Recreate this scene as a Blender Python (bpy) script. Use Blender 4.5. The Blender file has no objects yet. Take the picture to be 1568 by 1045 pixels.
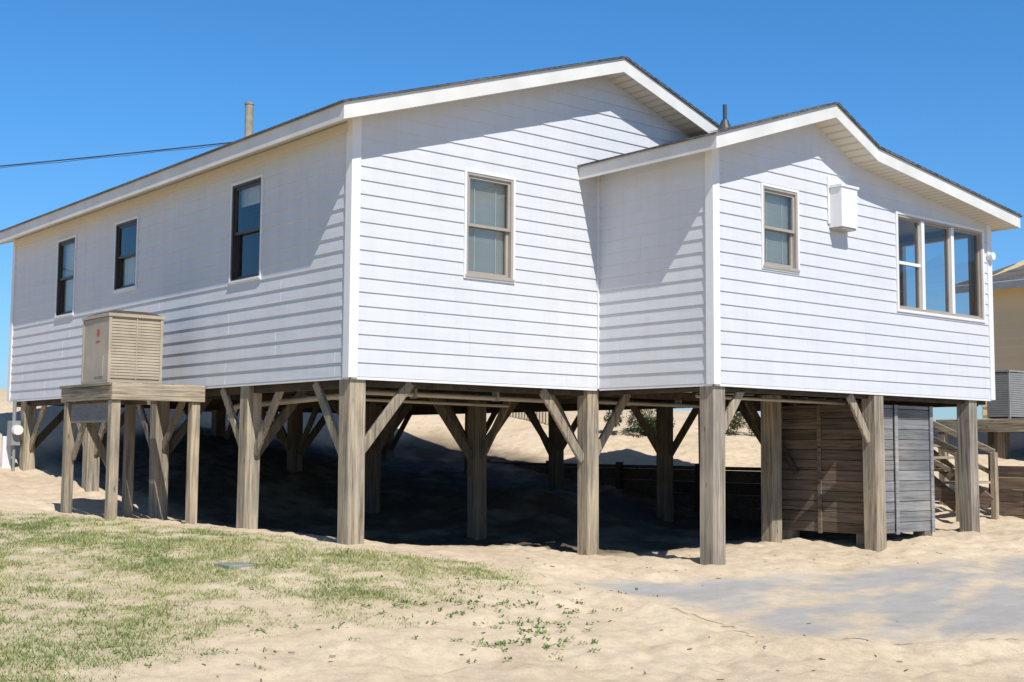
import bpy, numpy as np, math, random
from mathutils import Vector, Matrix
random.seed(7); rng=np.random.default_rng(7)
scene=bpy.context.scene
COL=scene.collection

# ------------------------------------------------------------------ node helpers
def newmat(name):
    m=bpy.data.materials.new(name); m.use_nodes=True
    nt=m.node_tree; b=nt.nodes['Principled BSDF']; return m,nt,b
def N(nt,t,**k):
    n=nt.nodes.new(t)
    for a,v in k.items(): setattr(n,a,v)
    return n
def noise(nt,scale,vec=None,detail=4,rough=.55,mapscale=None):
    tc=N(nt,'ShaderNodeTexCoord'); src=tc.outputs['Object']
    if mapscale is not None:
        mp=N(nt,'ShaderNodeMapping'); mp.inputs['Scale'].default_value=mapscale
        nt.links.new(src,mp.inputs['Vector']); src=mp.outputs['Vector']
    n=N(nt,'ShaderNodeTexNoise'); n.inputs['Scale'].default_value=scale; n.inputs['Detail'].default_value=detail
    n.inputs['Roughness'].default_value=rough
    nt.links.new(src,n.inputs['Vector']); return n
def ramp(nt,src,stops):
    r=N(nt,'ShaderNodeValToRGB'); e=r.color_ramp.elements
    while len(e)<len(stops): e.new(.5)
    for i,(p,c) in enumerate(stops):
        e[i].position=p; e[i].color=(c[0],c[1],c[2],1) if hasattr(c,'__len__') else (c,c,c,1)
    nt.links.new(src,r.inputs['Fac']); return r
def mixc(nt,mode,fac,a,b):
    m=N(nt,'ShaderNodeMix',data_type='RGBA',blend_type=mode)
    for s,v in ((m.inputs[0],fac),(m.inputs[6],a),(m.inputs[7],b)):
        if hasattr(v,'is_linked') or hasattr(v,'links'): nt.links.new(v,s)
        elif isinstance(v,(int,float)): s.default_value=v if s==m.inputs[0] else (v,v,v,1)
        else: s.default_value=(v[0],v[1],v[2],1)
    return m.outputs[2]
def bump(nt,b,h,strength,dist):
    bp=N(nt,'ShaderNodeBump'); bp.inputs['Strength'].default_value=strength; bp.inputs['Distance'].default_value=dist
    nt.links.new(h,bp.inputs['Height']); nt.links.new(bp.outputs[0],b.inputs['Normal']); return bp
def attr(nt,name):
    a=N(nt,'ShaderNodeAttribute'); a.attribute_name=name; return a

def paint(name,col,rough=.5,var=.06,scale=3,bs=.0,wave=False):
    m,nt,b=newmat(name)
    n=noise(nt,scale,detail=6)
    r=ramp(nt,n.outputs['Fac'],[(.3,1-var*2),(.7,1.0)])
    t=attr(nt,'tint')
    r2=ramp(nt,t.outputs['Fac'],[(0,1-var),(1,1.0)])
    c=mixc(nt,'MULTIPLY',1.0,col,r.outputs[0]); c=mixc(nt,'MULTIPLY',1.0,c,r2.outputs[0])
    if wave:
        dn=noise(nt,1,detail=6,rough=.7,mapscale=(5,5,.5)); dr=ramp(nt,dn.outputs['Fac'],[(.35,(.955,.95,.935)),(.55,(1,1,1))])
        c=mixc(nt,'MULTIPLY',1.0,c,dr.outputs[0])
        wn=noise(nt,1,detail=2,mapscale=(1.3,1.3,5)); bump(nt,b,wn.outputs['Fac'],.3,.03)
    nt.links.new(c,b.inputs['Base Color']); b.inputs['Roughness'].default_value=rough
    if bs: bump(nt,b,n.outputs['Fac'],bs,.01)
    return m
def wood(name,ms,dark,mid,light,rough=.85,knots=True):
    m,nt,b=newmat(name)
    g=noise(nt,1,detail=8,rough=.65,mapscale=ms)
    big=noise(nt,1.1,detail=3)
    t=attr(nt,'tint')
    c=ramp(nt,g.outputs['Fac'],[(.30,dark),(.44,mid),(.68,light)])
    k=ramp(nt,big.outputs['Fac'],[(.3,(.60,.63,.68)),(.7,(1.14,1.08,.98))])
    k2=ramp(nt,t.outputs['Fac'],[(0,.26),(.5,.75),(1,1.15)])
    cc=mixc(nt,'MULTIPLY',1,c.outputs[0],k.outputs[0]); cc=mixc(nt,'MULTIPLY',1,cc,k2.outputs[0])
    if knots:
        tc=N(nt,'ShaderNodeTexCoord'); mp=N(nt,'ShaderNodeMapping'); mp.inputs['Scale'].default_value=tuple(2.2 if s<5 else 7 for s in ms)
        v=N(nt,'ShaderNodeTexVoronoi'); v.inputs['Scale'].default_value=1.0
        nt.links.new(tc.outputs['Object'],mp.inputs['Vector']); nt.links.new(mp.outputs[0],v.inputs['Vector'])
        kn=ramp(nt,v.outputs['Distance'],[(.05,.3),(.11,1)])
        cc=mixc(nt,'MULTIPLY',.8,cc,kn.outputs[0])
        ck=noise(nt,1,detail=3,rough=.6,mapscale=tuple(s*.5 if s<5 else s*2.2 for s in ms))
        cr=ramp(nt,ck.outputs['Fac'],[(.33,.28),(.39,1)]); cc=mixc(nt,'MULTIPLY',.85,cc,cr.outputs[0])
    nt.links.new(cc,b.inputs['Base Color']); b.inputs['Roughness'].default_value=rough
    bump(nt,b,g.outputs['Fac'],.6,.012)
    return m
W_d,W_m,W_l=(.115,.092,.070),(.30,.25,.185),(.53,.455,.345)
M={}
M['siding']=paint('vinyl_siding',(.625,.635,.665),.6,.02,1.5,wave=True)
M['trim']=paint('white_trim',(.77,.77,.775),.5,.03,4)
M['fascia']=paint('fascia_paint',(.75,.735,.70),.55,.08,2.5)
M['wz']=wood('wood_vertical',(28,28,1.6),W_d,W_m,W_l)
M['wu']=wood('wood_along_u',(1.6,28,28),W_d,W_m,W_l)
M['wv']=wood('wood_along_v',(28,1.6,28),W_d,W_m,W_l)
M['gz']=wood('grey_post_wood',(30,30,1.4),(.10,.087,.075),(.26,.225,.185),(.44,.395,.33))
M['du']=wood('dark_wood_u',(1.6,30,30),(.025,.018,.013),(.07,.052,.038),(.135,.105,.075),knots=False)
M['dv']=wood('dark_wood_v',(30,1.6,30),(.05,.036,.027),(.155,.115,.085),(.28,.215,.165),knots=False)
M['gu']=wood('grey_board_u',(1.6,30,30),(.13,.13,.13),(.25,.25,.255),(.37,.37,.375),knots=False)
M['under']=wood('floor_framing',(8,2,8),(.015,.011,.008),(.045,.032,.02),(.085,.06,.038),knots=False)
M['tan']=paint('tan_window_frame',(.41,.365,.315),.5,.08,5)
M['bronze']=paint('bronze_window_frame',(.055,.04,.032),.4,.1,5)
M['blind']=paint('window_blind',(.60,.64,.61),.6,.05,3)
M['pipe']=paint('pvc_pipe',(.5,.45,.36),.5,.15,3)
M['acb']=paint('ac_tan_metal',(.50,.42,.31),.55,.12,4)
M['acd']=paint('ac_dark_metal',(.10,.075,.055),.6,.2,6)
M['red']=paint('red_label',(.5,.04,.04),.5)
M['grey']=paint('grey_metal',(.30,.31,.31),.45,.1,5)
M['dark']=paint('dark_interior',(.03,.03,.03),.9)
M['porchin']=paint('porch_interior',(.20,.145,.105),.8,.1,2)
M['yellow']=paint('neighbor_siding',(.80,.63,.38),.6,.05,1)
M['wire']=paint('black_cable',(.03,.03,.03),.6)
M['ventp']=paint('vent_pipe_paint',(.45,.40,.30),.7,.2,8)
M['boot']=paint('vent_boot',(.06,.07,.08),.5,.1,8)
m,nt,b=newmat('vinyl_soffit'); tc=N(nt,'ShaderNodeTexCoord'); w=N(nt,'ShaderNodeTexWave',bands_direction='X'); w.inputs['Scale'].default_value=2.6
nt.links.new(tc.outputs['Object'],w.inputs['Vector']); r=ramp(nt,w.outputs['Fac'],[(0,(.42,.38,.30)),(.12,(.62,.57,.47)),(1,(.66,.61,.51))])
nt.links.new(r.outputs[0],b.inputs['Base Color']); b.inputs['Roughness'].default_value=.5; M['soffit']=m
m,nt,b=newmat('asphalt_shingle'); n=noise(nt,40,detail=5); n2=noise(nt,1,detail=3,mapscale=(4,1.2,4))
r=ramp(nt,n.outputs['Fac'],[(.35,(.055,.05,.048)),(.65,(.17,.16,.15))]); r2=ramp(nt,n2.outputs['Fac'],[(.4,.7),(.6,1.2)])
nt.links.new(mixc(nt,'MULTIPLY',1,r.outputs[0],r2.outputs[0]),b.inputs['Base Color']); b.inputs['Roughness'].default_value=.95; bump(nt,b,n.outputs['Fac'],.8,.01); M['shingle']=m
def glassmat(name,base,lo=.06,k=.7):
    m,nt,b=newmat(name); nt.nodes.remove(b); out=nt.nodes['Material Output']
    tr=N(nt,'ShaderNodeBsdfTransparent'); tr.inputs[0].default_value=(*base,1)
    gl=N(nt,'ShaderNodeBsdfGlossy'); gl.inputs['Roughness'].default_value=.02
    lw=N(nt,'ShaderNodeLayerWeight'); lw.inputs['Blend'].default_value=.5
    pw=N(nt,'ShaderNodeMath',operation='POWER'); pw.inputs[1].default_value=3; nt.links.new(lw.outputs['Facing'],pw.inputs[0])
    ma=N(nt,'ShaderNodeMath',operation='MULTIPLY_ADD'); ma.inputs[1].default_value=k; ma.inputs[2].default_value=lo; nt.links.new(pw.outputs[0],ma.inputs[0])
    ms=N(nt,'ShaderNodeMixShader'); nt.links.new(ma.outputs[0],ms.inputs[0]); nt.links.new(tr.outputs[0],ms.inputs[1]); nt.links.new(gl.outputs[0],ms.inputs[2])
    nt.links.new(ms.outputs[0],out.inputs[0]); return m
M['glass']=glassmat('window_glass',(.84,.87,.86),.08,.6)
M['screen']=glassmat('porch_glass',(.72,.74,.74),.08,.5)

# ------------------------------------------------------------------ mesh builder
class B:
    def __init__(s): s.v=[];s.f=[];s.m=[];s.t=[];s.mats=[]
    def mi(s,k):
        if k not in s.mats: s.mats.append(k)
        return s.mats.index(k)
    def poly(s,pts,k,t=None):
        n=len(s.v); s.v+= [tuple(p) for p in pts]; s.f.append(tuple(range(n,n+len(pts)))); s.m.append(s.mi(k)); s.t.append(random.random() if t is None else t)
    def hexa(s,c,k,t=None):
        t=random.random() if t is None else t
        n=len(s.v); s.v+=[tuple(p) for p in c]
        for q in ((0,3,2,1),(4,5,6,7),(0,1,5,4),(1,2,6,5),(2,3,7,6),(3,0,4,7)):
            s.f.append(tuple(n+i for i in q)); s.m.append(s.mi(k)); s.t.append(t)
    def box(s,a,b,k,t=None):
        x0,x1=sorted((a[0],b[0]));y0,y1=sorted((a[1],b[1]));z0,z1=sorted((a[2],b[2]))
        s.hexa([(x0,y0,z0),(x1,y0,z0),(x1,y1,z0),(x0,y1,z0),(x0,y0,z1),(x1,y0,z1),(x1,y1,z1),(x0,y1,z1)],k,t)
    def beam(s,p,q,w,h,k,side=None,t=None):
        p=Vector(p);q=Vector(q);d=(q-p).normalized()
        sd=Vector(side) if side else d.cross(Vector((0,0,1)))
        sd=(sd-d*sd.dot(d)).normalized(); up=sd.cross(d)
        c=[]
        for e in (p,q):
            for a,b2 in ((-1,-1),(1,-1),(1,1),(-1,1)): c.append(e+sd*a*w/2+up*b2*h/2)
        s.hexa(c,k,t)
    def cyl(s,p,q,r,k,r2=None,n=14,t=.5):
        p=Vector(p);q=Vector(q);d=(q-p).normalized();r2=r if r2 is None else r2
        a=d.orthogonal().normalized();b=d.cross(a)
        P=[p+(a*math.cos(2*math.pi*i/n)+b*math.sin(2*math.pi*i/n))*r for i in range(n)]
        Q=[q+(a*math.cos(2*math.pi*i/n)+b*math.sin(2*math.pi*i/n))*r2 for i in range(n)]
        for i in range(n):
            j=(i+1)%n; s.poly([P[i],P[j],Q[j],Q[i]],k,t)
        s.poly(P[::-1],k,t); s.poly(Q,k,t)
    def obj(s,name,parent=None,bevel=0):
        me=bpy.data.meshes.new(name); me.from_pydata(s.v,[],s.f); me.update()
        for k in s.mats: me.materials.append(M[k])
        me.polygons.foreach_set('material_index',s.m)
        a=me.attributes.new('tint','FLOAT','FACE'); a.data.foreach_set('value',s.t)
        o=bpy.data.objects.new(name,me); COL.objects.link(o)
        if parent: o.parent=parent
        if bevel:
            bm=o.modifiers.new('bevel','BEVEL'); bm.width=bevel; bm.segments=1; bm.limit_method='ANGLE'
        return o
def empty(name):
    o=bpy.data.objects.new(name,None); COL.objects.link(o); return o
def T(fr,a,n,z):
    k,p=fr
    return {'v':(a,p-n,z),'u':(p-n,a,z),'U':(p+n,a,z),'V':(a,p+n,z)}[k]
def lbox(b,fr,a0,a1,n0,n1,z0,z1,k,t=None): b.box(T(fr,a0,n0,z0),T(fr,a1,n1,z1),k,t)
COURSE=.1485
def siding(b,fr,zb,top,holes,mat='siding',seams=True,course=COURSE,lip=.0125):
    zt=max(z for a,z in top)
    def rng_(z):
        aL=top[0][0];aR=top[-1][0]
        if z>top[0][1]:
            for (a0,z0),(a1,z1) in zip(top,top[1:]):
                if z0<=z<=z1 and z1>z0: aL=a0+(z-z0)/(z1-z0)*(a1-a0); break
        if z>top[-1][1]:
            for (a0,z0),(a1,z1) in list(zip(top,top[1:]))[::-1]:
                if z1<=z<=z0 and z0>z1: aR=a0+(z0-z)/(z0-z1)*(a1-a0); break
        return aL,aR
    nr=int(math.ceil((zt-zb)/course))
    off=lambda z,lo:.003+lip*(1-(z-lo)/course)
    for r in range(nr):
        lo=zb+r*course; hi=min(lo+course,zt)
        t=random.random()*.6+.4
        cuts=sorted({lo,hi}|{z for h in holes for z in (h[2],h[3]) if lo<z<hi}|{z for a,z in top if lo<z<hi})
        for s0,s1 in zip(cuts,cuts[1:]):
            L0,R0=rng_(s0+1e-6);L1,R1=rng_(s1-1e-6)
            segs=[(L0,R0,L1,R1)]
            for h in holes:
                if h[2]<=(s0+s1)/2<=h[3]:
                    ns=[]
                    for g in segs:
                        if h[0]>=g[1] or h[1]<=g[0]: ns.append(g); continue
                        if h[0]>g[0]: ns.append((g[0],h[0],g[2],h[0]))
                        if h[1]<g[1]: ns.append((h[1],g[1],h[1],g[3]))
                    segs=ns
            for g in segs:
                b.poly([T(fr,g[0],off(s0,lo),s0),T(fr,g[1],off(s0,lo),s0),T(fr,g[3],off(s1,lo),s1),T(fr,g[2],off(s1,lo),s1)],mat,t)
                if s0==lo: b.poly([T(fr,g[0],.001,lo),T(fr,g[1],.001,lo),T(fr,g[1],off(lo,lo),lo),T(fr,g[0],off(lo,lo),lo)],mat,t)
        if seams and r%2==0:
            L,R=rng_(lo+course*1.9 if lo+course*1.9<zt else lo)
            a=L+((r//2)*1.37+random.random()*.4)%2.9
            while a<R-.2:
                if not any(h[0]-.02<a<h[1]+.02 and h[2]-.3<lo<h[3] for h in holes):
                    for q in (0,1):
                        l=lo+q*course
                        if l+course<zt: b.hexa([T(fr,a,0,l+.004),T(fr,a+.004,0,l+.004),T(fr,a+.004,off(l,l)+.0022,l+.004),T(fr,a,off(l,l)+.0022,l+.004),
                              T(fr,a,0,l+course-.004),T(fr,a+.004,0,l+course-.004),T(fr,a+.004,.0055,l+course-.004),T(fr,a,.0055,l+course-.004)],mat,0)
                a+=2.4+random.random()*.9
def ring(b,fr,a0,a1,z0,z1,w,n0,n1,k,wz=None):
    wz=w if wz is None else wz
    lbox(b,fr,a0,a0+w,n0,n1,z0,z1,k); lbox(b,fr,a1-w,a1,n0,n1,z0,z1,k)
    lbox(b,fr,a0+w,a1-w,n0,n1,z0,z0+wz,k); lbox(b,fr,a0+w,a1-w,n0,n1,z1-wz,z1,k)
def window(name,parent,fr,a0,a1,z0,z1,fm,blind=(0,1),sashm=None):
    b=B(); sashm=sashm or fm
    ring(b,fr,a0,a1,z0,z1,.030,-.01,.028,'trim')
    i=.0302; A0,A1,Z0,Z1=a0+i,a1-i,z0+i,z1-i
    ring(b,fr,A0,A1,Z0,Z1,.03,-.10,.020,fm)
    lbox(b,fr,A0-.015,A1+.015,.0205,.04,Z0-.012,Z0+.012,fm if fm=='tan' else 'trim')
    A0+=.0303;A1-=.0303;Z0+=.0303;Z1-=.0303; zm=(Z0+Z1)/2
    ring(b,fr,A0,A1,zm-.02,Z1,.033,-.028,.0,sashm); ring(b,fr,A0,A1,Z0,zm+.018,.036,-.062,-.032,sashm)
    b.poly([T(fr,A0+.03,-.015,zm),T(fr,A1-.03,-.015,zm),T(fr,A1-.03,-.015,Z1-.03),T(fr,A0+.03,-.015,Z1-.03)],'glass')
    b.poly([T(fr,A0+.03,-.048,Z0+.03),T(fr,A1-.03,-.048,Z0+.03),T(fr,A1-.03,-.048,zm),T(fr,A0+.03,-.048,zm)],'glass')
    zb=Z0+(Z1-Z0)*blind[0]; ztp=Z0+(Z1-Z0)*blind[1]; z=zb
    while z<ztp:
        c=[T(fr,A0,-.090,z),T(fr,A1,-.090,z),T(fr,A1,-.078,z+.022),T(fr,A0,-.078,z+.022)]
        b.poly(c,'blind'); z+=.0245
    if blind[1]>blind[0]:
        for q in (.25,.75):
            a=A0+(A1-A0)*q; lbox(b,fr,a-.004,a+.004,-.076,-.074,zb,ztp,'blind')
    return b.obj(name,parent)

# ------------------------------------------------------------------ HOUSE
S=10.398; I=3.576; W=1.838; C=9.515; UR=7.345
uL,uP,ov,zE,zP=-.343,3.6725,.352,2.776,4.07
ml=(zP-zE)/(uP-uL); zroof=lambda u:zP-ml*abs(u-uP)
EX=[(3.236,2.706),(5.424,3.435),(6.294,3.033),(9.757,2.604)]
def zext(u):
    for (a,z),(a1,z1) in zip(EX,EX[1:]):
        if u<=a1: return z+(u-a)/(a1-a)*(z1-z)
    return EX[-1][1]
house=empty('raised_beach_house')
W1=(1.4734,2.2188,1.1601,2.3995);W2=(4.4058,5.1119,1.3583,2.3664);W3=(7.1511,9.3260,1.0662,2.3851)
L1=(1.8830,2.6598,1.1930,2.4292);L2=(5.3607,6.1457,1.4051,2.4180);L3=(7.6198,8.3722,1.2072,2.4377)
inn=lambda h:(h[0]+.012,h[1]-.012,h[2]+.012,h[3]-.012)
b=B()
siding(b,('v',0),0,[(0,zroof(0)-.12),(uP,zP-.12),(UR,zroof(UR)-.12)],[inn(W1)])
siding(b,('u',0),0,[(0,2.78),(S,2.78)],[inn(L1),inn(L2),inn(L3)])
siding(b,('u',I),0,[(-W,2.70),(0,2.70)],[])
siding(b,('v',-W),0,[(I,zext(I)-.1),(EX[1][0],EX[1][1]-.1),(EX[2][0],EX[2][1]-.1),(C,zext(C)-.1)],[inn(W2),inn(W3)])
siding(b,('U',C),0,[(-W,2.55),(3.4,2.55)],[(-1.6,1.9,1.07,2.38)])
siding(b,('V',S),0,[(0,zroof(0)-.12),(uP,zP-.12),(UR,zroof(UR)-.12)],[],seams=False)
siding(b,('U',UR),0,[(0,2.78),(S,2.78)],[],seams=False)
b.obj('siding_walls',house)
b=B() # trim
def corner(u,v,su,sv,zt,w=.085):
    b.box((u-su*w,v,0-.012),(u+su*.028,v+sv*.028,zt),'trim')
    b.box((u,v-sv*w,-.012),(u+su*.0282,v-sv*.0005,zt),'trim')
corner(0,0,-1,-1,2.76); corner(I,-W,-1,-1,2.70); corner(C,-W,1,-1,2.5); corner(0,S,-1,1,2.76); corner(UR,S,1,1,2.76)
b.box((I-.03,-.03,-.01),(I-.004,-.004,2.62),'trim')
b.box((0.03,-.012,-.03),(I-.03,.02,-.002),'trim'); b.box((-.012,.03,-.03),(.02,S-.03,-.002),'trim')
b.box((I-.012,-W+.03,-.03),(I+.02,-.03,-.002),'trim'); b.box((I+.03,-W-.012,-.03),(C-.03,-W+.02,-.002),'trim')
b.box((-.035,.06,2.58),(-.004,S-.06,2.68),'soffit')
for k in range(1,5): b.box((-.0372,S*k/5,2.575),(-.0352,S*k/5+.03,2.685),'soffit',0)
b.obj('corner_trim',house)
def prism(b,prof,v0,v1,th,kt,kb,ks):
    for (a,z),(a1,z1) in zip(prof,prof[1:]):
        b.poly([(a,v0,z),(a1,v0,z1),(a1,v1,z1),(a,v1,z)],kt,.5)
        b.poly([(a,v0,z-th),(a,v1,z-th),(a1,v1,z1-th),(a1,v0,z1-th)],kb,.5)
        for v in (v0,v1): b.poly([(a,v,z-th),(a1,v,z1-th),(a1,v,z1),(a,v,z)],ks,.7)
    for a,z in (prof[0],prof[-1]): b.poly([(a,v0,z-th),(a,v1,z-th),(a,v1,z),(a,v0,z)],ks,.7)
MP=[(uL,zE),(uP,zP),(2*uP-uL,zE)]
def ext_prof(p,e,dz):
    (a,z),(a1,z1)=p[0],p[1]; s=(z1-z)/(a1-a); q=[(a-e,z-s*e+dz)]+[(x,y+dz) for x,y in p[1:-1]]
    (a,z),(a1,z1)=p[-2],p[-1]; s=(z1-z)/(a1-a); q.append((a1+e,z1+s*e+dz)); return q
b=B()
prism(b,ext_prof(MP,-.02,-.022),-ov+.02,S+ov-.02,.155,'dark','soffit','fascia')
prism(b,ext_prof(MP,0,-.02),-ov,-ov+.019,.172,'fascia','fascia','fascia')
prism(b,ext_prof(MP,0,-.02),S+ov-.019,S+ov,.172,'fascia','fascia','fascia')
for u,s in ((uL,1),(2*uP-uL,-1)): b.box((u,-ov+.0195,zE-.192),(u+s*.0195,S+ov-.0195,zE-.021),'fascia',.6)
EB=[(7.4,zext(7.4)),(9.757,2.604)]
prism(b,ext_prof(EX,-.02,-.022),-W-ov+.02,-.002,.145,'dark','soffit','fascia')
prism(b,ext_prof(EX,0,-.02),-W-ov,-W-ov+.019,.162,'fascia','fascia','fascia')
b.box((EX[0][0],-W-ov+.0195,EX[0][1]-.182),(EX[0][0]+.0195,-.004,EX[0][1]-.021),'fascia',.6)
b.box((EX[-1][0],-W-ov+.0195,EX[-1][1]-.182),(EX[-1][0]-.0195,3.6,EX[-1][1]-.021),'fascia',.6)
prism(b,ext_prof(EB,-.022,-.022),.0,3.6,.145,'dark','soffit','fascia')
b.obj('fascia_and_soffit',house)
b=B()
prism(b,ext_prof(MP,.03,.004),-ov-.025,S+ov+.025,.023,'shingle','shingle','shingle')
prism(b,ext_prof(EX,.03,.004),-W-ov-.025,-.001,.023,'shingle','shingle','shingle')
prism(b,ext_prof(EB,.03,.004),0,3.62,.023,'shingle','shingle','shingle')
for prof,v0 in ((MP,-ov-.03),(EX,-W-ov-.03)):
    for (a,z),(a1,z1) in zip(prof,prof[1:]):
        L=math.hypot(a1-a,z1-z); n=int(L/.13)
        for i in range(n):
            t0=(i+.1)/n;t1=(i+.85)/n; u0=a+(a1-a)*t0;u1=a+(a1-a)*t1
            hh=.010+random.random()*.008
            b.poly([(u0,v0,z+(z1-z)*t0+.004),(u1,v0,z+(z1-z)*t1+.004),(u1,v0+.2,z+(z1-z)*t1+.004+hh),(u0,v0+.2,z+(z1-z)*t0+.004+hh)],'shingle')
b.obj('shingle_roof',house)
window('gable_window',house,('v',0),*W1[:2],*W1[2:],'tan',(0,1))
window('extension_window',house,('v',-W),*W2[:2],*W2[2:],'tan',(0,1))
window('side_window',house,('u',0),*L1[:2],*L1[2:],'bronze',(.80,1))
window('side_window',house,('u',0),*L2[:2],*L2[2:],'bronze',(.0,.5))
window('side_window',house,('u',0),*L3[:2],*L3[2:],'bronze',(.0,1))
b=B(); fr=('v',-W)
ring(b,fr,W3[0],W3[1],W3[2],W3[3],.035,-.01,.033,'trim')
ring(b,fr,W3[0]+.0352,W3[1]-.0352,W3[2]+.0352,W3[3]-.0352,.03,-.08,.022,'tan')
for a in (7.78,8.51): lbox(b,fr,a-.035,a+.035,-.08,.028,W3[2]+.066,W3[3]-.066,'trim')
lbox(b,fr,W3[0]+.066,7.744,-.06,.0,1.70,1.74,'trim')
for a0,a1 in ((W3[0]+.066,7.744),(7.816,8.474),(8.546,W3[1]-.066)):
    ring(b,fr,a0,a1,W3[2]+.066,W3[3]-.066,.02,-.05,-.01,'tan')
    b.poly([T(fr,a0+.01,-.03,W3[2]+.07),T(fr,a1-.01,-.03,W3[2]+.07),T(fr,a1-.01,-.03,W3[3]-.07),T(fr,a0+.01,-.03,W3[3]-.07)],'screen')
fr=('U',C); ring(b,fr,-1.6,1.9,1.07,2.38,.05,-.06,.03,'trim')
for a in (-.45,.75): lbox(b,fr,a-.035,a+.035,-.06,.028,1.121,2.329,'trim')
b.obj('porch_windows',house)
b=B()
b.box((6.9,-W+.06,.2),(6.95,3.4,2.6),'porchin'); b.box((6.96,3.3,.2),(C-.02,3.4,2.4),'porchin')
b.box((6.96,-W+.04,.15),(C-.04,3.3,.2),'porchin'); b.box((6.96,-W+.05,.2),(C-.08,-W+.09,1.05),'porchin')
for v in (-.4,.9,2.1): b.box((C-.16,v,.2),(C-.08,v+.09,2.42),'porchin')
b.box((8.2,2.0,.2),(8.3,2.1,2.45),'porchin'); b.box((7.3,3.24,.2),(8.1,3.29,2.2),'grey')
b.obj('porch_interior',house)
b=B()
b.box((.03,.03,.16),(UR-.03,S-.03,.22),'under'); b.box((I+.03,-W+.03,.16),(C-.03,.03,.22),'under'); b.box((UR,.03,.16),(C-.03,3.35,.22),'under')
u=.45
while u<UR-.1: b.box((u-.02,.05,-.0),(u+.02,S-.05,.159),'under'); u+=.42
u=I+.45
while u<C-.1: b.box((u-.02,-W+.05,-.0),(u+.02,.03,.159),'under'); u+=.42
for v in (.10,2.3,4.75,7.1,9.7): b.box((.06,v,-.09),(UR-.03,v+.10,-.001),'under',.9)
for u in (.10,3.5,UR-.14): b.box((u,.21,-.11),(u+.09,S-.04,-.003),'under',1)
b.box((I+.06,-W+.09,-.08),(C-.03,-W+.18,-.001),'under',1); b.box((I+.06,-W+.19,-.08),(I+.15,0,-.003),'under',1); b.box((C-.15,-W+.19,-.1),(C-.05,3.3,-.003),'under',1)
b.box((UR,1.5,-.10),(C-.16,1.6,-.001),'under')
b.obj('floor_framing',house)
# ------------------------------------------------------------------ terrain height
ctrl=np.array([(0,0,-1.735),(3.5,0,-1.987),(3.55,-1.84,-2.006),(6.74,-1.84,-1.955),(9.03,-1.84,-1.84),(0,2.2,-1.69),(0,4.8,-1.70),(0,7.05,-1.38),(0,9.75,-1.20),
(-1.14,3.25,-1.575),(-1.14,4.64,-1.575),(3.5,2.4,-1.97),(3.5,4.8,-1.70),(7,2.2,-1.86),(5.9,3.7,-1.30),(7,4.8,-1.45),(3.5,7.2,-1.1),(6.5,-.3,-1.93),
(-1.8,-4.8,-2.22),(.8,-6.8,-2.25),(-4.3,-2.8,-2.08),(3,-5.5,-2.16),(-2,-1,-1.86),(-3,2,-1.72),(.3,-1.4,-1.86),(.3,-3,-2.06),(1.6,-2.2,-2.06),(-7,-11,-2.4),(-8,0,-1.9),(-6,8,-1.3),(-3,12,-.9),
(8,-6,-2.08),(13,-4,-1.9),(12,-1,-1.8),(3,-12,-2.35),(3.2,10,-.5),(7,7.6,-1.2),(7.2,10.2,-.9),(9.6,5,-1.10),(9.6,8,-.7),(0,13,-.35),(4,12.3,-.05),(0,17,.3),(0,24,.6),(5,15,.45),(5,19,.5),(5,24,.5),(9.6,11.5,-.05),(8.5,13.5,.2),(12,14,.45),(14,18,.4),
(12.6,9.0,.0),(12.5,11.5,.15),(17,11,.25),(15,7.2,-.25),(17.5,5,-.35),(22,2,-.5),(15.3,2,-1.0),(-8,24,.6),(-5,16,-.4),(22,12,.2),(22,-6,-1.6),(-18,-6,-2.2),(12,-14,-2.3)],float)
def tps(r2): return np.where(r2>1e-9,.5*r2*np.log(np.maximum(r2,1e-12)),0)
n=len(ctrl); K=tps(((ctrl[:,None,:2]-ctrl[None,:,:2])**2).sum(-1))+np.eye(n)*.35
Pm=np.c_[np.ones(n),ctrl[:,:2]]; A_=np.block([[K,Pm],[Pm.T,np.zeros((3,3))]]); sol=np.linalg.solve(A_,np.r_[ctrl[:,2],0,0,0])
def vnoise(x,y,seed):
    xi=np.floor(x).astype(np.int64);yi=np.floor(y).astype(np.int64);fx=x-xi;fy=y-yi;fx=fx*fx*(3-2*fx);fy=fy*fy*(3-2*fy)
    def h(a,b):
        q=(a*374761393+b*668265263+seed*974711)&0xffffffff; q=((q^(q>>13))*1274126177)&0xffffffff; return ((q^(q>>16))&0xffff)/65535.
    return (h(xi,yi)*(1-fx)+h(xi+1,yi)*fx)*(1-fy)+(h(xi,yi+1)*(1-fx)+h(xi+1,yi+1)*fx)*fy
def fbm(x,y,s,seed,o=4):
    r=0;a=.5
    for i in range(o): r=r+a*(vnoise(x*s+i*17.3,y*s-i*9.1,seed+i)-.5)*2; s*=2.03; a*=.5
    return r
def Hbase(u,v):
    u=np.asarray(u,float);v=np.asarray(v,float); sh=u.shape; p=np.c_[u.ravel(),v.ravel()]
    out=np.zeros(len(p))
    for i in range(0,len(p),20000):
        q=p[i:i+20000]; r2=((q[:,None,:]-ctrl[None,:,:2])**2).sum(-1); out[i:i+20000]=tps(r2)@sol[:n]+sol[n]+q@sol[n+1:]
    R=np.hypot(p[:,0]-3,p[:,1]-4); t=np.clip((R-19)/10,0,1);t=t*t*(3-2*t)
    return (out*(1-t)+(-1.7)*t).reshape(sh)
poly=np.array([(-12,7.5),(-4,6.2),(-1.9,5.1),(-1.1,3.1),(-.1,2.1),(.1,-.1),(.6,-.5),(1.2,-2.0),(.9,-2.7),(-.5,-2.8),(-2.3,-3.1),(-4.0,-4.2),(-12,-8)])
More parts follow.
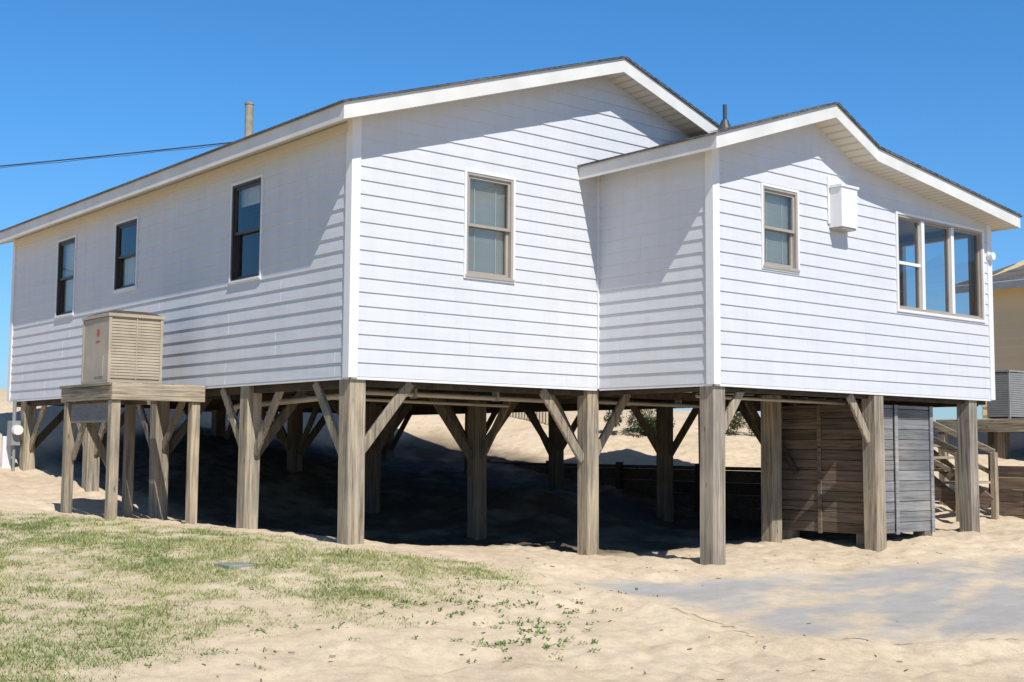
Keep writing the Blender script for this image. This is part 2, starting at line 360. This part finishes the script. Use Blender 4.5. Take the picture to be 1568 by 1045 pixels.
dpoly=np.array([(1.2,-1.7),(3.4,-2.35),(7.3,-3.0),(16,-4.4),(26,-8),(16,-24),(6.5,-12),(2.6,-6.2),(.75,-4.75),(1.15,-3.3)])
def sdist(u,v,poly=poly):
    p=np.c_[np.ravel(u),np.ravel(v)]; d=np.full(len(p),1e9); ins=np.zeros(len(p),bool)
    for i in range(len(poly)):
        a=poly[i];c=poly[(i+1)%len(poly)];e=c-a; w=p-a; t=np.clip((w@e)/(e@e),0,1); d=np.minimum(d,np.hypot(*(w-t[:,None]*e).T))
        cond=((a[1]>p[:,1])!=(c[1]>p[:,1]))&(p[:,0]<(c[0]-a[0])*(p[:,1]-a[1])/(c[1]-a[1]+1e-12)+a[0]); ins^=cond
    return (np.where(ins,d,-d)).reshape(np.shape(u))
def grassmask(u,v):
    s=sdist(u,v); k=s+.55*fbm(u,v,.9,11)+.25*fbm(u,v,3.5,21)
    g=np.clip((k+.05)/.9,0,1)
    p=fbm(u,v,1.4,31)*.8+fbm(u,v,5,41)*.7
    return np.clip(g*(.70+1.1*p),0,1)
def dedge(u,v): return sdist(u,v,dpoly)+.30*fbm(u,v,.8,51)+.14*fbm(u,v,3.2,52)
def drivemask(u,v):
    s=dedge(u,v)
    e=np.clip((s-.10+.15*fbm(u,v,6,53))/.50,0,1)
    st=fbm(u*.45+v*.35,v*1.9-u*.55,1.0,61)+.35*fbm(u,v,5,62)
    cover=np.clip((st-.02)/.40,0,1)
    return np.clip(e*(1-.9*cover),0,1)
def shademask(u,v):  # area under the house where shade is painted into the sand
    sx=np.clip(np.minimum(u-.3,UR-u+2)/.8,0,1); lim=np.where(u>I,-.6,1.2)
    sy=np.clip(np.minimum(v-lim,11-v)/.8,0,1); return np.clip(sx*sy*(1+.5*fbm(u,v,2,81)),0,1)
def Hf(u,v):
    u=np.asarray(u,float);v=np.asarray(v,float)
    R=np.hypot(u-1,v+1)
    k=np.clip(1-(R-14)/10,.3,1)
    ds=np.clip((sdist(u,v,dpoly)+.1)/.7,0,1)
    gs=np.clip(sdist(u,v)+.6,0,1)
    loose=(1-.85*ds)*(1-.45*gs)
    foot=vnoise(u*3.6,v*3.6,7); foot=np.clip((foot-.62)/.3,0,1)
    h=Hbase(u,v)+loose*(.035*fbm(u,v,.8,1)+.045*fbm(u,v,2.6,2)+k*.030*fbm(u,v,8,3,3)-k*.028*foot)
    d0=sdist(u,v,dpoly)
    along=np.clip((2.4-np.abs(u-1.6))/1.5,0,1)
    h=h+.09*np.exp(-((d0+.30+.25*fbm(u,v,.7,91))/.22)**2)*along*(.6+.8*fbm(u,v,1.7,92))
    return h+.03*np.clip(sdist(u,v)+.3,0,.6)
def axis(lo,hi,d,far,nf):
    a=np.arange(lo,hi+d/2,d); e=np.geomspace(d,far,nf).cumsum(); e=e/e[-1]*far
    return np.r_[(lo-e)[::-1],a,hi+e]
ua=axis(-9,13,.055,700,38); va=axis(-9,9,.055,700,44)
UU,VV=np.meshgrid(ua,va,indexing='ij'); ZZ=Hf(UU,VV)
nu,nv=UU.shape
def gridmesh(name,co,quads,attrs,mat):
    me=bpy.data.meshes.new(name); me.vertices.add(len(co)); me.vertices.foreach_set('co',co.astype(np.float32).ravel())
    me.loops.add(quads.size); me.loops.foreach_set('vertex_index',quads.ravel().astype(np.int32)); me.polygons.add(len(quads)); me.polygons.foreach_set('loop_start',np.arange(0,quads.size,4,dtype=np.int32))
    me.update(calc_edges=True); me.polygons.foreach_set('use_smooth',np.ones(len(quads),bool))
    for nm,vals in attrs: a=me.attributes.new(nm,'FLOAT','POINT'); a.data.foreach_set('value',vals.astype(np.float32))
    me.materials.append(mat); o=bpy.data.objects.new(name,me); COL.objects.link(o); return o
idx=np.arange(nu*nv).reshape(nu,nv); q=np.stack([idx[:-1,:-1],idx[1:,:-1],idx[1:,1:],idx[:-1,1:]],-1).reshape(-1,4)
co=np.stack([UU,VV,ZZ],-1).reshape(-1,3)
GM=grassmask(UU,VV).ravel();DM=drivemask(UU,VV).ravel();PM=shademask(UU,VV).ravel()
def sandcol(nt):
    n1=noise(nt,.6,detail=5); n2=noise(nt,9,detail=6,rough=.7); n3=noise(nt,90,detail=3,rough=.8); n4=noise(nt,2.2,detail=6,rough=.7)
    c=ramp(nt,n1.outputs['Fac'],[(.3,(.60,.475,.33)),(.7,(.68,.555,.40))])
    c2=ramp(nt,n2.outputs['Fac'],[(.28,.80),(.55,1.03)]); c3=ramp(nt,n3.outputs['Fac'],[(.3,.80),(.6,1.05)]); c4=ramp(nt,n4.outputs['Fac'],[(.32,(.84,.82,.80)),(.5,(1,1,1))])
    cc=mixc(nt,'MULTIPLY',1,c.outputs[0],c2.outputs[0]); cc=mixc(nt,'MULTIPLY',1,cc,c3.outputs[0]); cc=mixc(nt,'MULTIPLY',1,cc,c4.outputs[0])
    return cc,n2,n3,c3
def sandbump(nt,b_,n2,n3):
    ad=N(nt,'ShaderNodeMath',operation='MULTIPLY_ADD'); ad.inputs[1].default_value=.25; nt.links.new(n3.outputs['Fac'],ad.inputs[0]); nt.links.new(n2.outputs['Fac'],ad.inputs[2])
    bump(nt,b_,ad.outputs[0],.45,.028)
m,nt,b_=newmat('sand'); cc,n2,n3,c3=sandcol(nt)
da=attr(nt,'shade'); cc=mixc(nt,'MIX',da.outputs['Fac'],cc,mixc(nt,'MULTIPLY',1,cc,(.15,.13,.11)))  # under-house shade multiplied into the sand colour
gr=attr(nt,'grass'); th=ramp(nt,n2.outputs['Fac'],[(.3,(.25,.235,.10)),(.65,(.45,.40,.23))])
mul=N(nt,'ShaderNodeMath',operation='MULTIPLY'); mul.inputs[1].default_value=.7; nt.links.new(gr.outputs['Fac'],mul.inputs[0])
cc=mixc(nt,'MIX',mul.outputs[0],cc,th.outputs[0])
nt.links.new(cc,b_.inputs['Base Color']); b_.inputs['Roughness'].default_value=.95
sandbump(nt,b_,n2,n3)
gridmesh('sand_ground',co,q,(('grass',GM),('shade',PM)),m)
m,nt,b_=newmat('sandy_concrete'); cc,n2,n3,c3=sandcol(nt)
nd=noise(nt,1,detail=7,rough=.7,mapscale=(1.6,3.0,1)); cd=ramp(nt,nd.outputs['Fac'],[(.3,(.33,.315,.30)),(.7,(.45,.425,.40))])
cd2=mixc(nt,'MULTIPLY',1,cd.outputs[0],c3.outputs[0]); dr=attr(nt,'drive'); cc=mixc(nt,'MIX',dr.outputs['Fac'],cc,cd2)
nt.links.new(cc,b_.inputs['Base Color']); b_.inputs['Roughness'].default_value=.95; sandbump(nt,b_,n2,n3)
sel=dedge(UU,VV).ravel()>-.03
qs=q[sel[q].all(1)]; uq,inv=np.unique(qs,return_inverse=True); c2=co[uq].copy(); c2[:,2]+=.004
gridmesh('concrete_driveway',c2,inv.reshape(-1,4),(('drive',DM[uq]),),m)
H1=lambda u,v: float(Hf(np.array([u]),np.array([v]))[0])

# ------------------------------------------------------------------ pilings and braces
b=B()
def post(u,v,s=.19,zt=-.0,k='wz',base=.5,t=None):
    z=H1(u,v)-base; h=s/2; dx=random.uniform(-.02,.02); dy=random.uniform(-.02,.02)
    b.hexa([(u-h+dx,v-h+dy,z),(u+h+dx,v-h+dy,z),(u+h+dx,v+h+dy,z),(u-h+dx,v+h+dy,z),(u-h,v-h,zt),(u+h,v-h,zt),(u+h,v+h,zt),(u-h,v+h,zt)],k,t)
def brace(u,v,du,dv,L=.72,zt=-.03,drop=.78,k='wz',t=None):
    L*=random.uniform(.92,1.08); drop*=random.uniform(.92,1.08)
    b.beam((u+du*.09,v+dv*.09,zt-drop),(u+du*L,v+dv*L,zt),.045,.115,k,side=(dv,du,0),t=t)
rows=[.12,2.3,4.8,7.1,9.8]; cols=[.12,3.52,UR-.12]
for j,v in enumerate(rows):
    for i_,u in enumerate(cols):
        front=(i_==0 or j==0)
        tt=.85 if (i_==0) else (.75 if j==0 and i_==1 else .04)  # inner posts and braces tinted dark, painting in the shade beneath the floor
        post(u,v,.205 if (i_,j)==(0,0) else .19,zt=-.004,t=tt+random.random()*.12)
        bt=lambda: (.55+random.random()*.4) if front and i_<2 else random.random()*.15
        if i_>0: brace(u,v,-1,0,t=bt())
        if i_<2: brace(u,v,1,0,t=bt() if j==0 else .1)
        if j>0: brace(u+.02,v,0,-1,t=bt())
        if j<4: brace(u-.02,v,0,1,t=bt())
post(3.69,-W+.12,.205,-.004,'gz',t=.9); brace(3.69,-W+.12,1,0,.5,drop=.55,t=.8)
post(6.74,-W+.10,.2,-.004,'wz',t=.8); brace(6.74,-W+.10,-1,0,.55,drop=.62,t=.8)
post(9.03,-W+.12,.2,-.004,'gz',t=.85)
post(6.42,-.38,.2,-.004,'wz',t=.75); post(9.2,1.4,.19,-.004,t=.2); post(9.2,3.2,.19,-.004,t=.2)
b.obj('timber_pilings',house,bevel=.008)
b=B()
b.cyl((.35,.55,-.13),(3.3,.55,-.15),.028,'pipe'); b.cyl((.42,1.6,-.16),(3.4,1.5,-.19),.02,'pipe'); b.cyl((.4,.4,-.16),(.4,3.2,-.24),.035,'pipe')
b.cyl((.40,3.2,-.24),(.40,3.35,-.40),.035,'pipe'); b.cyl((3.9,.5,-.14),(6.6,.5,-.15),.025,'pipe'); b.cyl((3.9,-1.3,-.12),(8.8,-1.3,-.13),.02,'pipe')
for u in (1.2,2.4,4.6,5.6): b.box((u,.5,-.18),(u+.03,.6,-.0),'grey')
b.obj('drain_pipes',house)
b=B()
b.cyl((1.2,4.56,zroof(1.2)-.05),(1.2,4.56,4.03),.058,'ventp'); b.cyl((1.2,4.56,4.03),(1.2,4.56,4.06),.066,'ventp')
b.cyl((4.1,-1.58,zext(4.1)-.02),(4.1,-1.58,zext(4.1)+.11),.09,'boot',r2=.04); b.cyl((4.1,-1.58,3.0),(4.1,-1.58,3.29),.024,'boot')
b.obj('vent_pipes',house)
b=B()
b.box((5.72,-W-.20,1.99),(6.05,-W-.015,2.48),'trim'); b.box((5.70,-W-.215,2.481),(6.07,-W-.01,2.51),'trim'); b.box((5.74,-W-.185,1.965),(6.03,-W-.02,1.989),'tan')
b.box((5.69,-W-.03,2.04),(5.719,-W-.012,2.62),'trim')
b.cyl((C-.05,-W-.03,2.02),(C-.05,-W-.10,2.02),.055,'trim')
b.obj('utility_box',house)

# ------------------------------------------------------------------ AC on platform
plat=empty('wooden_equipment_platform'); b=B()
pu0,pu1,pv0,pv1=-1.21,-.03,3.18,4.79
b.box((pu0,pv0,-.2),(pu1,pv0+.04,0),'wu',1.0); b.box((pu0,pv0+.041,-.195),(pu0+.04,pv1-.041,-.03),'wv',.6); b.box((pu0,pv1-.04,-.2),(pu1,pv1,-.005),'wu')
u=pu0-.02
while u<pu1-.1: b.box((u,pv0+.045,-.028),(u+.125,pv1+.02,.008),'wv'); u+=.14
b.box((pu0+.06,pv0+.20,-.46),(pu0+.09,pv1-.2,-.22),'gu',.6)
for (u,v,t) in ((-1.14,3.27,.85),(-.13,3.27,1.),(-1.14,4.66,.65),(-.35,4.66,.5)):
    z=H1(u,v)-.4; b.box((u-.055,v-.055,z),(u+.055,v+.055,-.201),'wz',t)
b.beam((-1.10,4.6,-.9),(-1.10,4.1,-.22),.04,.09,'wz',side=(1,0,0))
b.beam((-.5,4.66,-1.2),(-1.0,4.66,-.25),.04,.09,'wz',side=(0,1,0))
b.obj('platform_timbers',plat,bevel=.006)
ac=empty('air_conditioner'); b=B()
a0,a1,c0,c1,zt=-1.1,-.41,3.6,4.43,.86
b.box((a0+.03,c0+.022,.012),(a1-.03,c1-.03,zt-.03),'acb',0); b.box((a0,c0,.01),(a1,c1,.06),'acb'); 
for (x,y) in ((a0,c0),(a1-.035,c0),(a0,c1-.035),(a1-.035,c1-.035)): b.box((x,y,.06),(x+.035,y+.035,zt-.04),'acb',.6)
z=.075
while z<zt-.07:
    t=random.random()
    b.hexa([(a0+.036,c0+.002,z),(a1-.036,c0+.002,z),(a1-.036,c0+.02,z+.006),(a0+.036,c0+.02,z+.006),(a0+.036,c0+.004,z+.030),(a1-.036,c0+.004,z+.030),(a1-.036,c0+.02,z+.030),(a0+.036,c0+.02,z+.030)],'acb',t)
    z+=.036
b.box((a0+.345,c0-.003,.06),(a0+.36,c0+.003,zt-.04),'acb')
b.box((a0+.004,c0+.04,.06),(a0+.02,c0+.50,zt-.045),'acb',.7); b.box((a0+.008,c0+.51,.06),(a0+.02,c1-.04,zt-.045),'acb',.4)
b.box((a0+.0005,c0+.28,.52),(a0+.003,c0+.40,.54),'red'); b.box((a0+.0005,c0+.30,.60),(a0+.003,c0+.37,.68),'red')
b.box((a0-.005,c0+.15,.1),(a0+.003,c0+.4,.35),'acb',.2)
b.box((a0-.012,c0-.012,zt-.04),(a1+.012,c1+.012,zt),'acb',.5)
b.hexa([(a0+.0,c0,zt),(a1,c0,zt),(a1,c1,zt),(a0,c1,zt),(a0+.12,c0+.12,zt+.05),(a1-.12,c0+.12,zt+.05),(a1-.12,c1-.12,zt+.05),(a0+.12,c1-.12,zt+.05)],'acd')
b.obj('condenser_cabinet',ac,bevel=.004)
em=empty('electric_meter'); b=B()
b.box((-.16,9.72,-.75),(-.02,9.95,-.35),'grey'); b.cyl((-.09,9.72,-.5),(-.09,9.62,-.5),.08,'trim'); b.cyl((-.09,9.8,-1.3),(-.09,9.8,-.75),.025,'grey'); b.cyl((-.09,9.84,-.35),(-.09,9.84,-.02),.03,'grey')
b.box((-.2,10.0,-1.2),(-.06,10.1,-.6),'trim'); b.obj('meter_box',em,bevel=.005)

# ------------------------------------------------------------------ storage shed under extension
shed=empty('storage_shed'); b=B()
s0u,s1u,s0v,s1v=6.78,8.28,-1.62,-.22; zb,zt=-1.80,-.13
b.box((s0u+.03,s0v+.03,zb),(s1u-.03,s1v-.03,zt),'dark')
z=zb; 
while z<zt-.02:
    h=min(.135,zt-z)
    for (x0,x1) in ((s0v+.05,s0v+.72),(s0v+.735,s1v-.04)):
        b.box((s0u+random.random()*.006,x0,z),(s0u+.028,x1,z+h-.007),'dv',.4+random.random()*.6)
    for (x0,x1) in ((s0u+.06,s0u+.60),(s0u+.69,s1u-.05)): b.box((x0,s0v+random.random()*.006,z),(x1,s0v+.028,z+h-.007),'gu',.45+random.random()*.5)
    z+=.135
for x0 in (s0v,s0v+.70,s1v-.05): b.box((s0u-.018,x0,zb-.02),(s0u-.001,x0+.06,zt),'dv',.95 if x0<s1v-.1 else .7)
b.box((s0u-.017,s0v+.061,zt-.09),(s0u-.002,s0v+.699,zt),'dv',.6)
for x0 in (s0u,s0u+.61,s1u-.05): b.box((x0,s0v-.02,zb-.02),(x0+.07,s0v-.001,zt),'gu',.9)
b.box((s0u,s1v-.03,zb),(s1u,s1v,zt),'du'); b.box((s1u-.03,s0v,zb),(s1u,s1v,zt),'dv')
b.beam((s0u-.05,-.05,-.3),(s0u-.05,-.55,-1.05),.03,.07,'dv',side=(1,0,0),t=.3); b.beam((s0u-.09,.25,-.1),(s0u-.09,-.25,-1.1),.03,.07,'dv',side=(1,0,0),t=.3)
for (x,y) in ((s0u+.1,s0v+.1),(s1u-.1,s0v+.1),(s0u+.1,s1v-.1)): b.box((x-.09,y-.09,zb-.3),(x+.09,y+.09,zb-.001),'gz')
b.obj('shed_walls',shed,bevel=.003)

# ------------------------------------------------------------------ yard timber walls, stairs, fences
def plankwall(name,axis_,c,lo,hi,z0,z1,k):
    b=B(); z=z0
    while z<z1-.02:
        h=min(.19,z1-z); x=lo
        while x<hi-.01:
            l=min(2.4,hi-x); o=random.random()*.012
            if axis_=='v': b.box((c+o,x,z),(c+.09+o,x+l-.006,z+h-.006),k)
            else: b.box((x,c+o,z),(x+l-.006,c+.09+o,z+h-.006),k)
            x+=l
        z+=.19
    x=lo
    while x<hi:
        if axis_=='v': b.box((c-.10,x,z0-.2),(c-.001,x+.1,z1+.04),k)
        else: b.box((x,c-.10,z0-.2),(x+.1,c-.001,z1+.04),k)
        x+=1.8
    return b.obj(name,None,bevel=.006)
plankwall('timber_retaining_wall','v',8.3,.66,11.6,-2.2,-1.0,'du')
plankwall('timber_retaining_wall','u',.55,8.40,11.2,-2.1,-1.08,'dv')
plankwall('timber_retaining_wall','v',12.0,-5,-.4,-2.1,-.95,'dv')
st=empty('wooden_staircase'); b=B()
for i in range(6):
    v=.9-.26*i; z=-.25-.19*i; b.box((10.6,v-.27,z-.04),(11.5,v,z),'wu',.9)
for u in (10.58,11.5): b.beam((u,1.0,-.36),(u,-.65,-1.56),.045,.24,'dv',side=(1,0,0))
for u in (10.52,11.55):
    b.box((u-.045,-.75,-2.1),(u+.045,-.66,-.75),'wz',.8); b.box((u-.045,.95,-2.),(u+.045,1.04,.0),'wz',.8)
    b.beam((u,-.72,-.75),(u,1.0,.0),.04,.09,'wv',side=(1,0,0)); b.beam((u,-.72,-1.1),(u,1.0,-.3),.04,.07,'wv',side=(1,0,0))
b.obj('stair_parts',st,bevel=.004)
for nm,(x0,y0) in (('air_conditioner',(12.25,-.62)),):
    e=empty(nm); b=B(); z0=-.2; w_=.40
    b.box((x0+.02,y0+.02,z0),(x0+.58,y0+w_-.02,z0+.74),'dark')
    for i in range(20):
        t=i*.036+.03; b.box((x0,y0+.03,z0+t),(x0+.02,y0+w_-.03,z0+t+.030),'grey',.5); b.box((x0+.03,y0,z0+t),(x0+.57,y0+.02,z0+t+.030),'grey',.5)
    for (p,q_) in ((0,0),(.565,0),(0,w_-.035),(.565,w_-.035)): b.box((x0+p,y0+q_,z0),(x0+p+.035,y0+q_+.035,z0+.76),'grey')
    b.box((x0-.01,y0-.01,z0+.76),(x0+.61,y0+w_+.01,z0+.79),'grey'); b.obj('condenser_body',e)
pl=empty('wooden_equipment_platform'); b=B()
for i in range(14): b.box((12.05+i*.125,-1.1,-.26),(12.16+i*.125,.6,-.21),'wv')
b.box((12.05,-1.12,-.42),(13.8,-1.08,-.261),'wu'); b.box((12.03,-1.07,-.42),(12.07,.6,-.261),'wv')
for (x,y) in ((12.1,-1.05),(12.1,.5),(13.7,-1.05),(13.7,.5)): b.box((x-.06,y-.06,-2.2),(x+.06,y+.06,-.27),'wz')
b.obj('stand_timbers',pl,bevel=.004)
b=B()
v=9.2
while v<10.9:
    zz=H1(11.0,v); b.box((11.0,v,zz-.3),(11.02,v+.045,zz+.42+random.random()*.05),'wz',1); v+=.10
for v in np.arange(9.2,10.8,.4):
    zz=H1(11.0,v+.2); b.box((11.021,v,zz+.28),(11.04,v+.4,zz+.31),'wv')
b.obj('sand_fence')
nb=empty('neighboring_beach_house'); b=B()
siding(b,('u',16.6),-.35,[(-9,2.7),(2.3,2.7)],[(-3.2,-2.4,1.1,2.2)],'yellow',False,.17,.022)
siding(b,('V',2.3),-.35,[(16.6,2.7),(20.3,4.0),(24,2.7)],[],'yellow',False,.17,.022)
siding(b,('v',-9),-.35,[(16.6,2.7),(20.3,4.0),(24,2.7)],[],'yellow',False,.17,.022)
b.box((16.65,-8.95,-.33),(23.9,2.25,-.25),'under'); b.box((24,-9,-.35),(24.05,2.3,2.7),'yellow')
b.obj('neighbor_walls',nb)
b=B()
NP=[(16.2,2.62),(20.3,3.75),(24.4,2.62)]
prism(b,NP,-9.4,2.75,.16,'shingle','soffit','fascia'); b.box((16.17,-9.4,2.46),(16.199,2.75,2.60),'grey')
b.obj('neighbor_roof',nb)
b=B()
for v in (-8.5,-5,-1.6,2.0):
    for u in (16.8,20.3,23.8): b.box((u-.1,v-.1,-2.3),(u+.1,v+.1,-.34),'wz')
b.obj('neighbor_pilings',nb)
window('neighbor_window',nb,('u',16.6),-3.21,-2.39,1.09,2.21,'bronze',(0,1))
pe=empty('utility_pole'); b=B()
b.cyl((9.3,13.8,-1.5),(9.3,13.8,6.9),.12,'wz',r2=.09); b.obj('pole_shaft',pe)
b=B(); pts=[]
P0=Vector((9.3,13.8,6.9));P1=Vector((-16,35,4.0))
for i in range(41):
    t=i/40; p=P0.lerp(P1,t); p.z-=.9*4*t*(1-t)*.35; pts.append(p)
for p,q_ in zip(pts,pts[1:]): b.cyl(p,q_,.015,'wire',n=6)
for k,(p,q_) in enumerate(zip(pts,pts[1:])): b.cyl(p+Vector((0,0,-.03-.02*(k%2))),q_+Vector((0,0,-.03-.02*((k+1)%2))),.007,'wire',n=5)
b.obj('power_line')

# ------------------------------------------------------------------ vegetation
def leafmat(name,stops):
    m,nt,b=newmat(name); t=attr(nt,'tint'); r=ramp(nt,t.outputs['Fac'],stops); nt.links.new(r.outputs[0],b.inputs['Base Color']); b.inputs['Roughness'].default_value=.7
    return m
M['grassb']=leafmat('grass_blades',[(0,(.12,.18,.04)),(.42,(.26,.30,.09)),(.65,(.43,.40,.18)),(1,(.60,.50,.30))])
M['leaf']=leafmat('weed_leaves',[(0,(.07,.15,.03)),(1,(.20,.30,.07))])
M['shrub']=leafmat('shrub_leaves',[(0,(.03,.055,.018)),(.7,(.10,.13,.045)),(1,(.2,.17,.09))])
def fastmesh(name,co,tri,tint,mat):
    me=bpy.data.meshes.new(name); me.vertices.add(len(co)); me.vertices.foreach_set('co',co.astype(np.float32).ravel())
    k=tri.shape[1]; me.loops.add(tri.size); me.loops.foreach_set('vertex_index',tri.astype(np.int32).ravel()); me.polygons.add(len(tri)); me.polygons.foreach_set('loop_start',np.arange(0,tri.size,k,dtype=np.int32))
    me.update(calc_edges=True); a=me.attributes.new('tint','FLOAT','FACE'); a.data.foreach_set('value',tint.astype(np.float32)); me.materials.append(M[mat])
    o=bpy.data.objects.new(name,me); COL.objects.link(o); return o
Nn=460000
gu=rng.uniform(-8,2.4,Nn); gv=rng.uniform(-6,7.5,Nn); gm=grassmask(gu,gv)
keep=rng.random(Nn)<np.clip(gm*1.1-.05,0,1); gu=gu[keep];gv=gv[keep];gm=gm[keep]; gz=Hf(gu,gv); k=len(gu)
ang=rng.uniform(0,2*np.pi,k); hh=rng.uniform(.012,.036,k)*(.45+.7*gm)*(1+(rng.random(k)<.04)*1.2); wd=rng.uniform(.003,.006,k); la=rng.uniform(0,2*np.pi,k); ln=hh*rng.uniform(.3,1.4,k)
dx=np.cos(ang)*wd;dy=np.sin(ang)*wd
co=np.empty((k,3,3)); co[:,0]=np.c_[gu-dx,gv-dy,gz-.004]; co[:,1]=np.c_[gu+dx,gv+dy,gz-.004]; co[:,2]=np.c_[gu+np.cos(la)*ln,gv+np.sin(la)*ln,gz+hh]
tint=np.clip(.44+fbm(gu,gv,.8,71)*.6+fbm(gu,gv,4,75)*.25+rng.normal(0,.2,k)-(gm-.5)*.3,0,1)
fastmesh('grass',co.reshape(-1,3),np.arange(k*3).reshape(-1,3),tint,'grassb')
cs=[];ts=[]
def leafquad(c,d,l,w):
    d=d/np.linalg.norm(d); s=np.cross(d,[0,0,1]); s=s/(np.linalg.norm(s)+1e-9)
    return [c,c+d*l*.5+s*w,c+d*l,c+d*l*.5-s*w]
for i in range(150):
    if i<105:
        cl=random.choice([(-.9,-3.75),(-.45,-3.5),(-.2,-2.9),(-1.3,-4.0),(.2,-3.2),(-.9,-3.0),(-.6,-4.0),(-1.1,-2.6),(-.95,-4.25)]); sg=.2
    else: cl=random.choice([(-2.2,-3.2),(-.6,-2.5),(.6,-2.7),(-3.0,-3.4)]); sg=.55
    u=cl[0]+random.gauss(0,sg);v=cl[1]+random.gauss(0,sg*.7);z=H1(u,v)
    for j in range(random.randint(4,12) if i<105 else random.randint(3,6)):
        a=random.random()*6.28; d=np.array([math.cos(a),math.sin(a),random.uniform(.3,1.2)]); o=np.array([u+random.gauss(0,.02),v+random.gauss(0,.02),z+random.random()*.015])
        cs+=leafquad(o,d,random.uniform(.018,.045),random.uniform(.006,.012)); ts.append(random.random())
co=np.array(cs); fastmesh('beach_weeds',co,np.arange(len(co)).reshape(-1,4),np.array(ts),'leaf')
def shrub(name,u,v,rx,rz,nl,mat='shrub',sz=.05):
    z0=H1(u,v); cs=[];ts=[]
    lobes=[(random.gauss(0,rx*.45),random.gauss(0,rx*.45),random.uniform(.2,.8)*rz,random.uniform(.3,.5)*rx) for _ in range(9)]
    for i in range(nl):
        l=random.choice(lobes); q=rng.normal(size=3); q/=np.linalg.norm(q); r=l[3]*random.uniform(.6,1.08)
        c=np.array([u+l[0],v+l[1],z0+l[2]])+q*r*np.array([1,1,.9]); 
        if c[2]<z0-.05: continue
        d=q+rng.normal(size=3)*.8; cs+=leafquad(c,d,random.uniform(.6,1.4)*sz,sz*.28); ts.append(random.random()*.7+.3*(q[2]>0))
    co=np.array(cs); o=fastmesh(name,co,np.arange(len(co)).reshape(-1,4),np.array(ts),mat)
    return o
shrub('beach_shrub',11.9,7.2,.55,.45,7000); shrub('beach_shrub',13.8,6.4,.5,.4,2500); shrub('beach_shrub',1.2,18.6,1.0,1.3,8000,sz=.08); shrub('beach_shrub',-1.5,20,1.6,1.4,8000,sz=.09)
b=B()
M['twig']=paint('twig',(.10,.07,.045),.9)
for i in range(260):
    u=random.uniform(-5,8);v=random.uniform(-6.5,-.5)
    if float(dedge(np.array([u]),np.array([v]))[0])>-.1 and random.random()<.8: continue
    z=H1(u,v)+.006;a=random.random()*6.28;l=random.uniform(.01,.05)
    b.beam((u,v,z),(u+math.cos(a)*l,v+math.sin(a)*l,z+.004),.006,.005,'twig')
b.obj('twig_debris')
b=B()
b.box((-1.75,-.85,H1(-1.7,-.8)-.02),(-1.45,-.55,H1(-1.6,-.7)+.018),'grey'); b.obj('stone_paver',None,bevel=.005)

# ------------------------------------------------------------------ light, world, camera
D=Vector((.33,1.15,-1.36)).normalized()
sl=bpy.data.lights.new('sun','SUN'); sl.energy=5.0; sl.angle=math.radians(.5); sl.color=(1,.965,.90); so=bpy.data.objects.new('sun',sl); COL.objects.link(so); so.rotation_euler=D.to_track_quat('-Z','Y').to_euler()
w=bpy.data.worlds.new('World'); scene.world=w; w.use_nodes=True; nt=w.node_tree; bg=nt.nodes['Background']
sk=N(nt,'ShaderNodeTexSky',sky_type='NISHITA'); sk.sun_disc=False; sk.sun_elevation=math.radians(48.7); sk.sun_rotation=math.radians(196); sk.air_density=1.0; sk.dust_density=.2; sk.ozone_density=2.0; sk.altitude=0
tc=N(nt,'ShaderNodeTexCoord'); sp=N(nt,'ShaderNodeSeparateXYZ'); nt.links.new(tc.outputs['Generated'],sp.inputs[0])
rp=ramp(nt,sp.outputs['Z'],[(0,(.44,.60,.90)),(.10,(.46,.78,1.12)),(.24,(.40,.88,1.28)),(.40,(.36,.90,1.32)),(.50,(.26,.40,.54)),(1,(.24,.34,.46))])
mx_=mixc(nt,'MULTIPLY',1,sk.outputs[0],rp.outputs[0])
sc=N(nt,'ShaderNodeVectorMath',operation='SCALE'); sc.inputs[3].default_value=1.32; nt.links.new(mx_,sc.inputs[0])
nt.links.new(sc.outputs[0],bg.inputs[0]); bg.inputs[1].default_value=.09
yaw,pit,rol=.6993,.0845,.0069
F=Vector((math.sin(yaw)*math.cos(pit),math.cos(yaw)*math.cos(pit),math.sin(pit))); R=Vector((math.cos(yaw),-math.sin(yaw),0)); U=R.cross(F)
X=R*math.cos(rol)+U*math.sin(rol); Y=U*math.cos(rol)-R*math.sin(rol); Z=-F
mx=Matrix(((X.x,Y.x,Z.x,-7.0593),(X.y,Y.y,Z.y,-11.0088),(X.z,Y.z,Z.z,-.7226),(0,0,0,1)))
cd=bpy.data.cameras.new('camera'); cd.lens=36*1920.92/1568; cd.sensor_width=36; cd.clip_end=3000; cd.clip_start=.1
co_=bpy.data.objects.new('camera',cd); COL.objects.link(co_); co_.matrix_world=mx; scene.camera=co_
scene.view_settings.view_transform='Standard'; scene.view_settings.look='None'; scene.view_settings.exposure=0
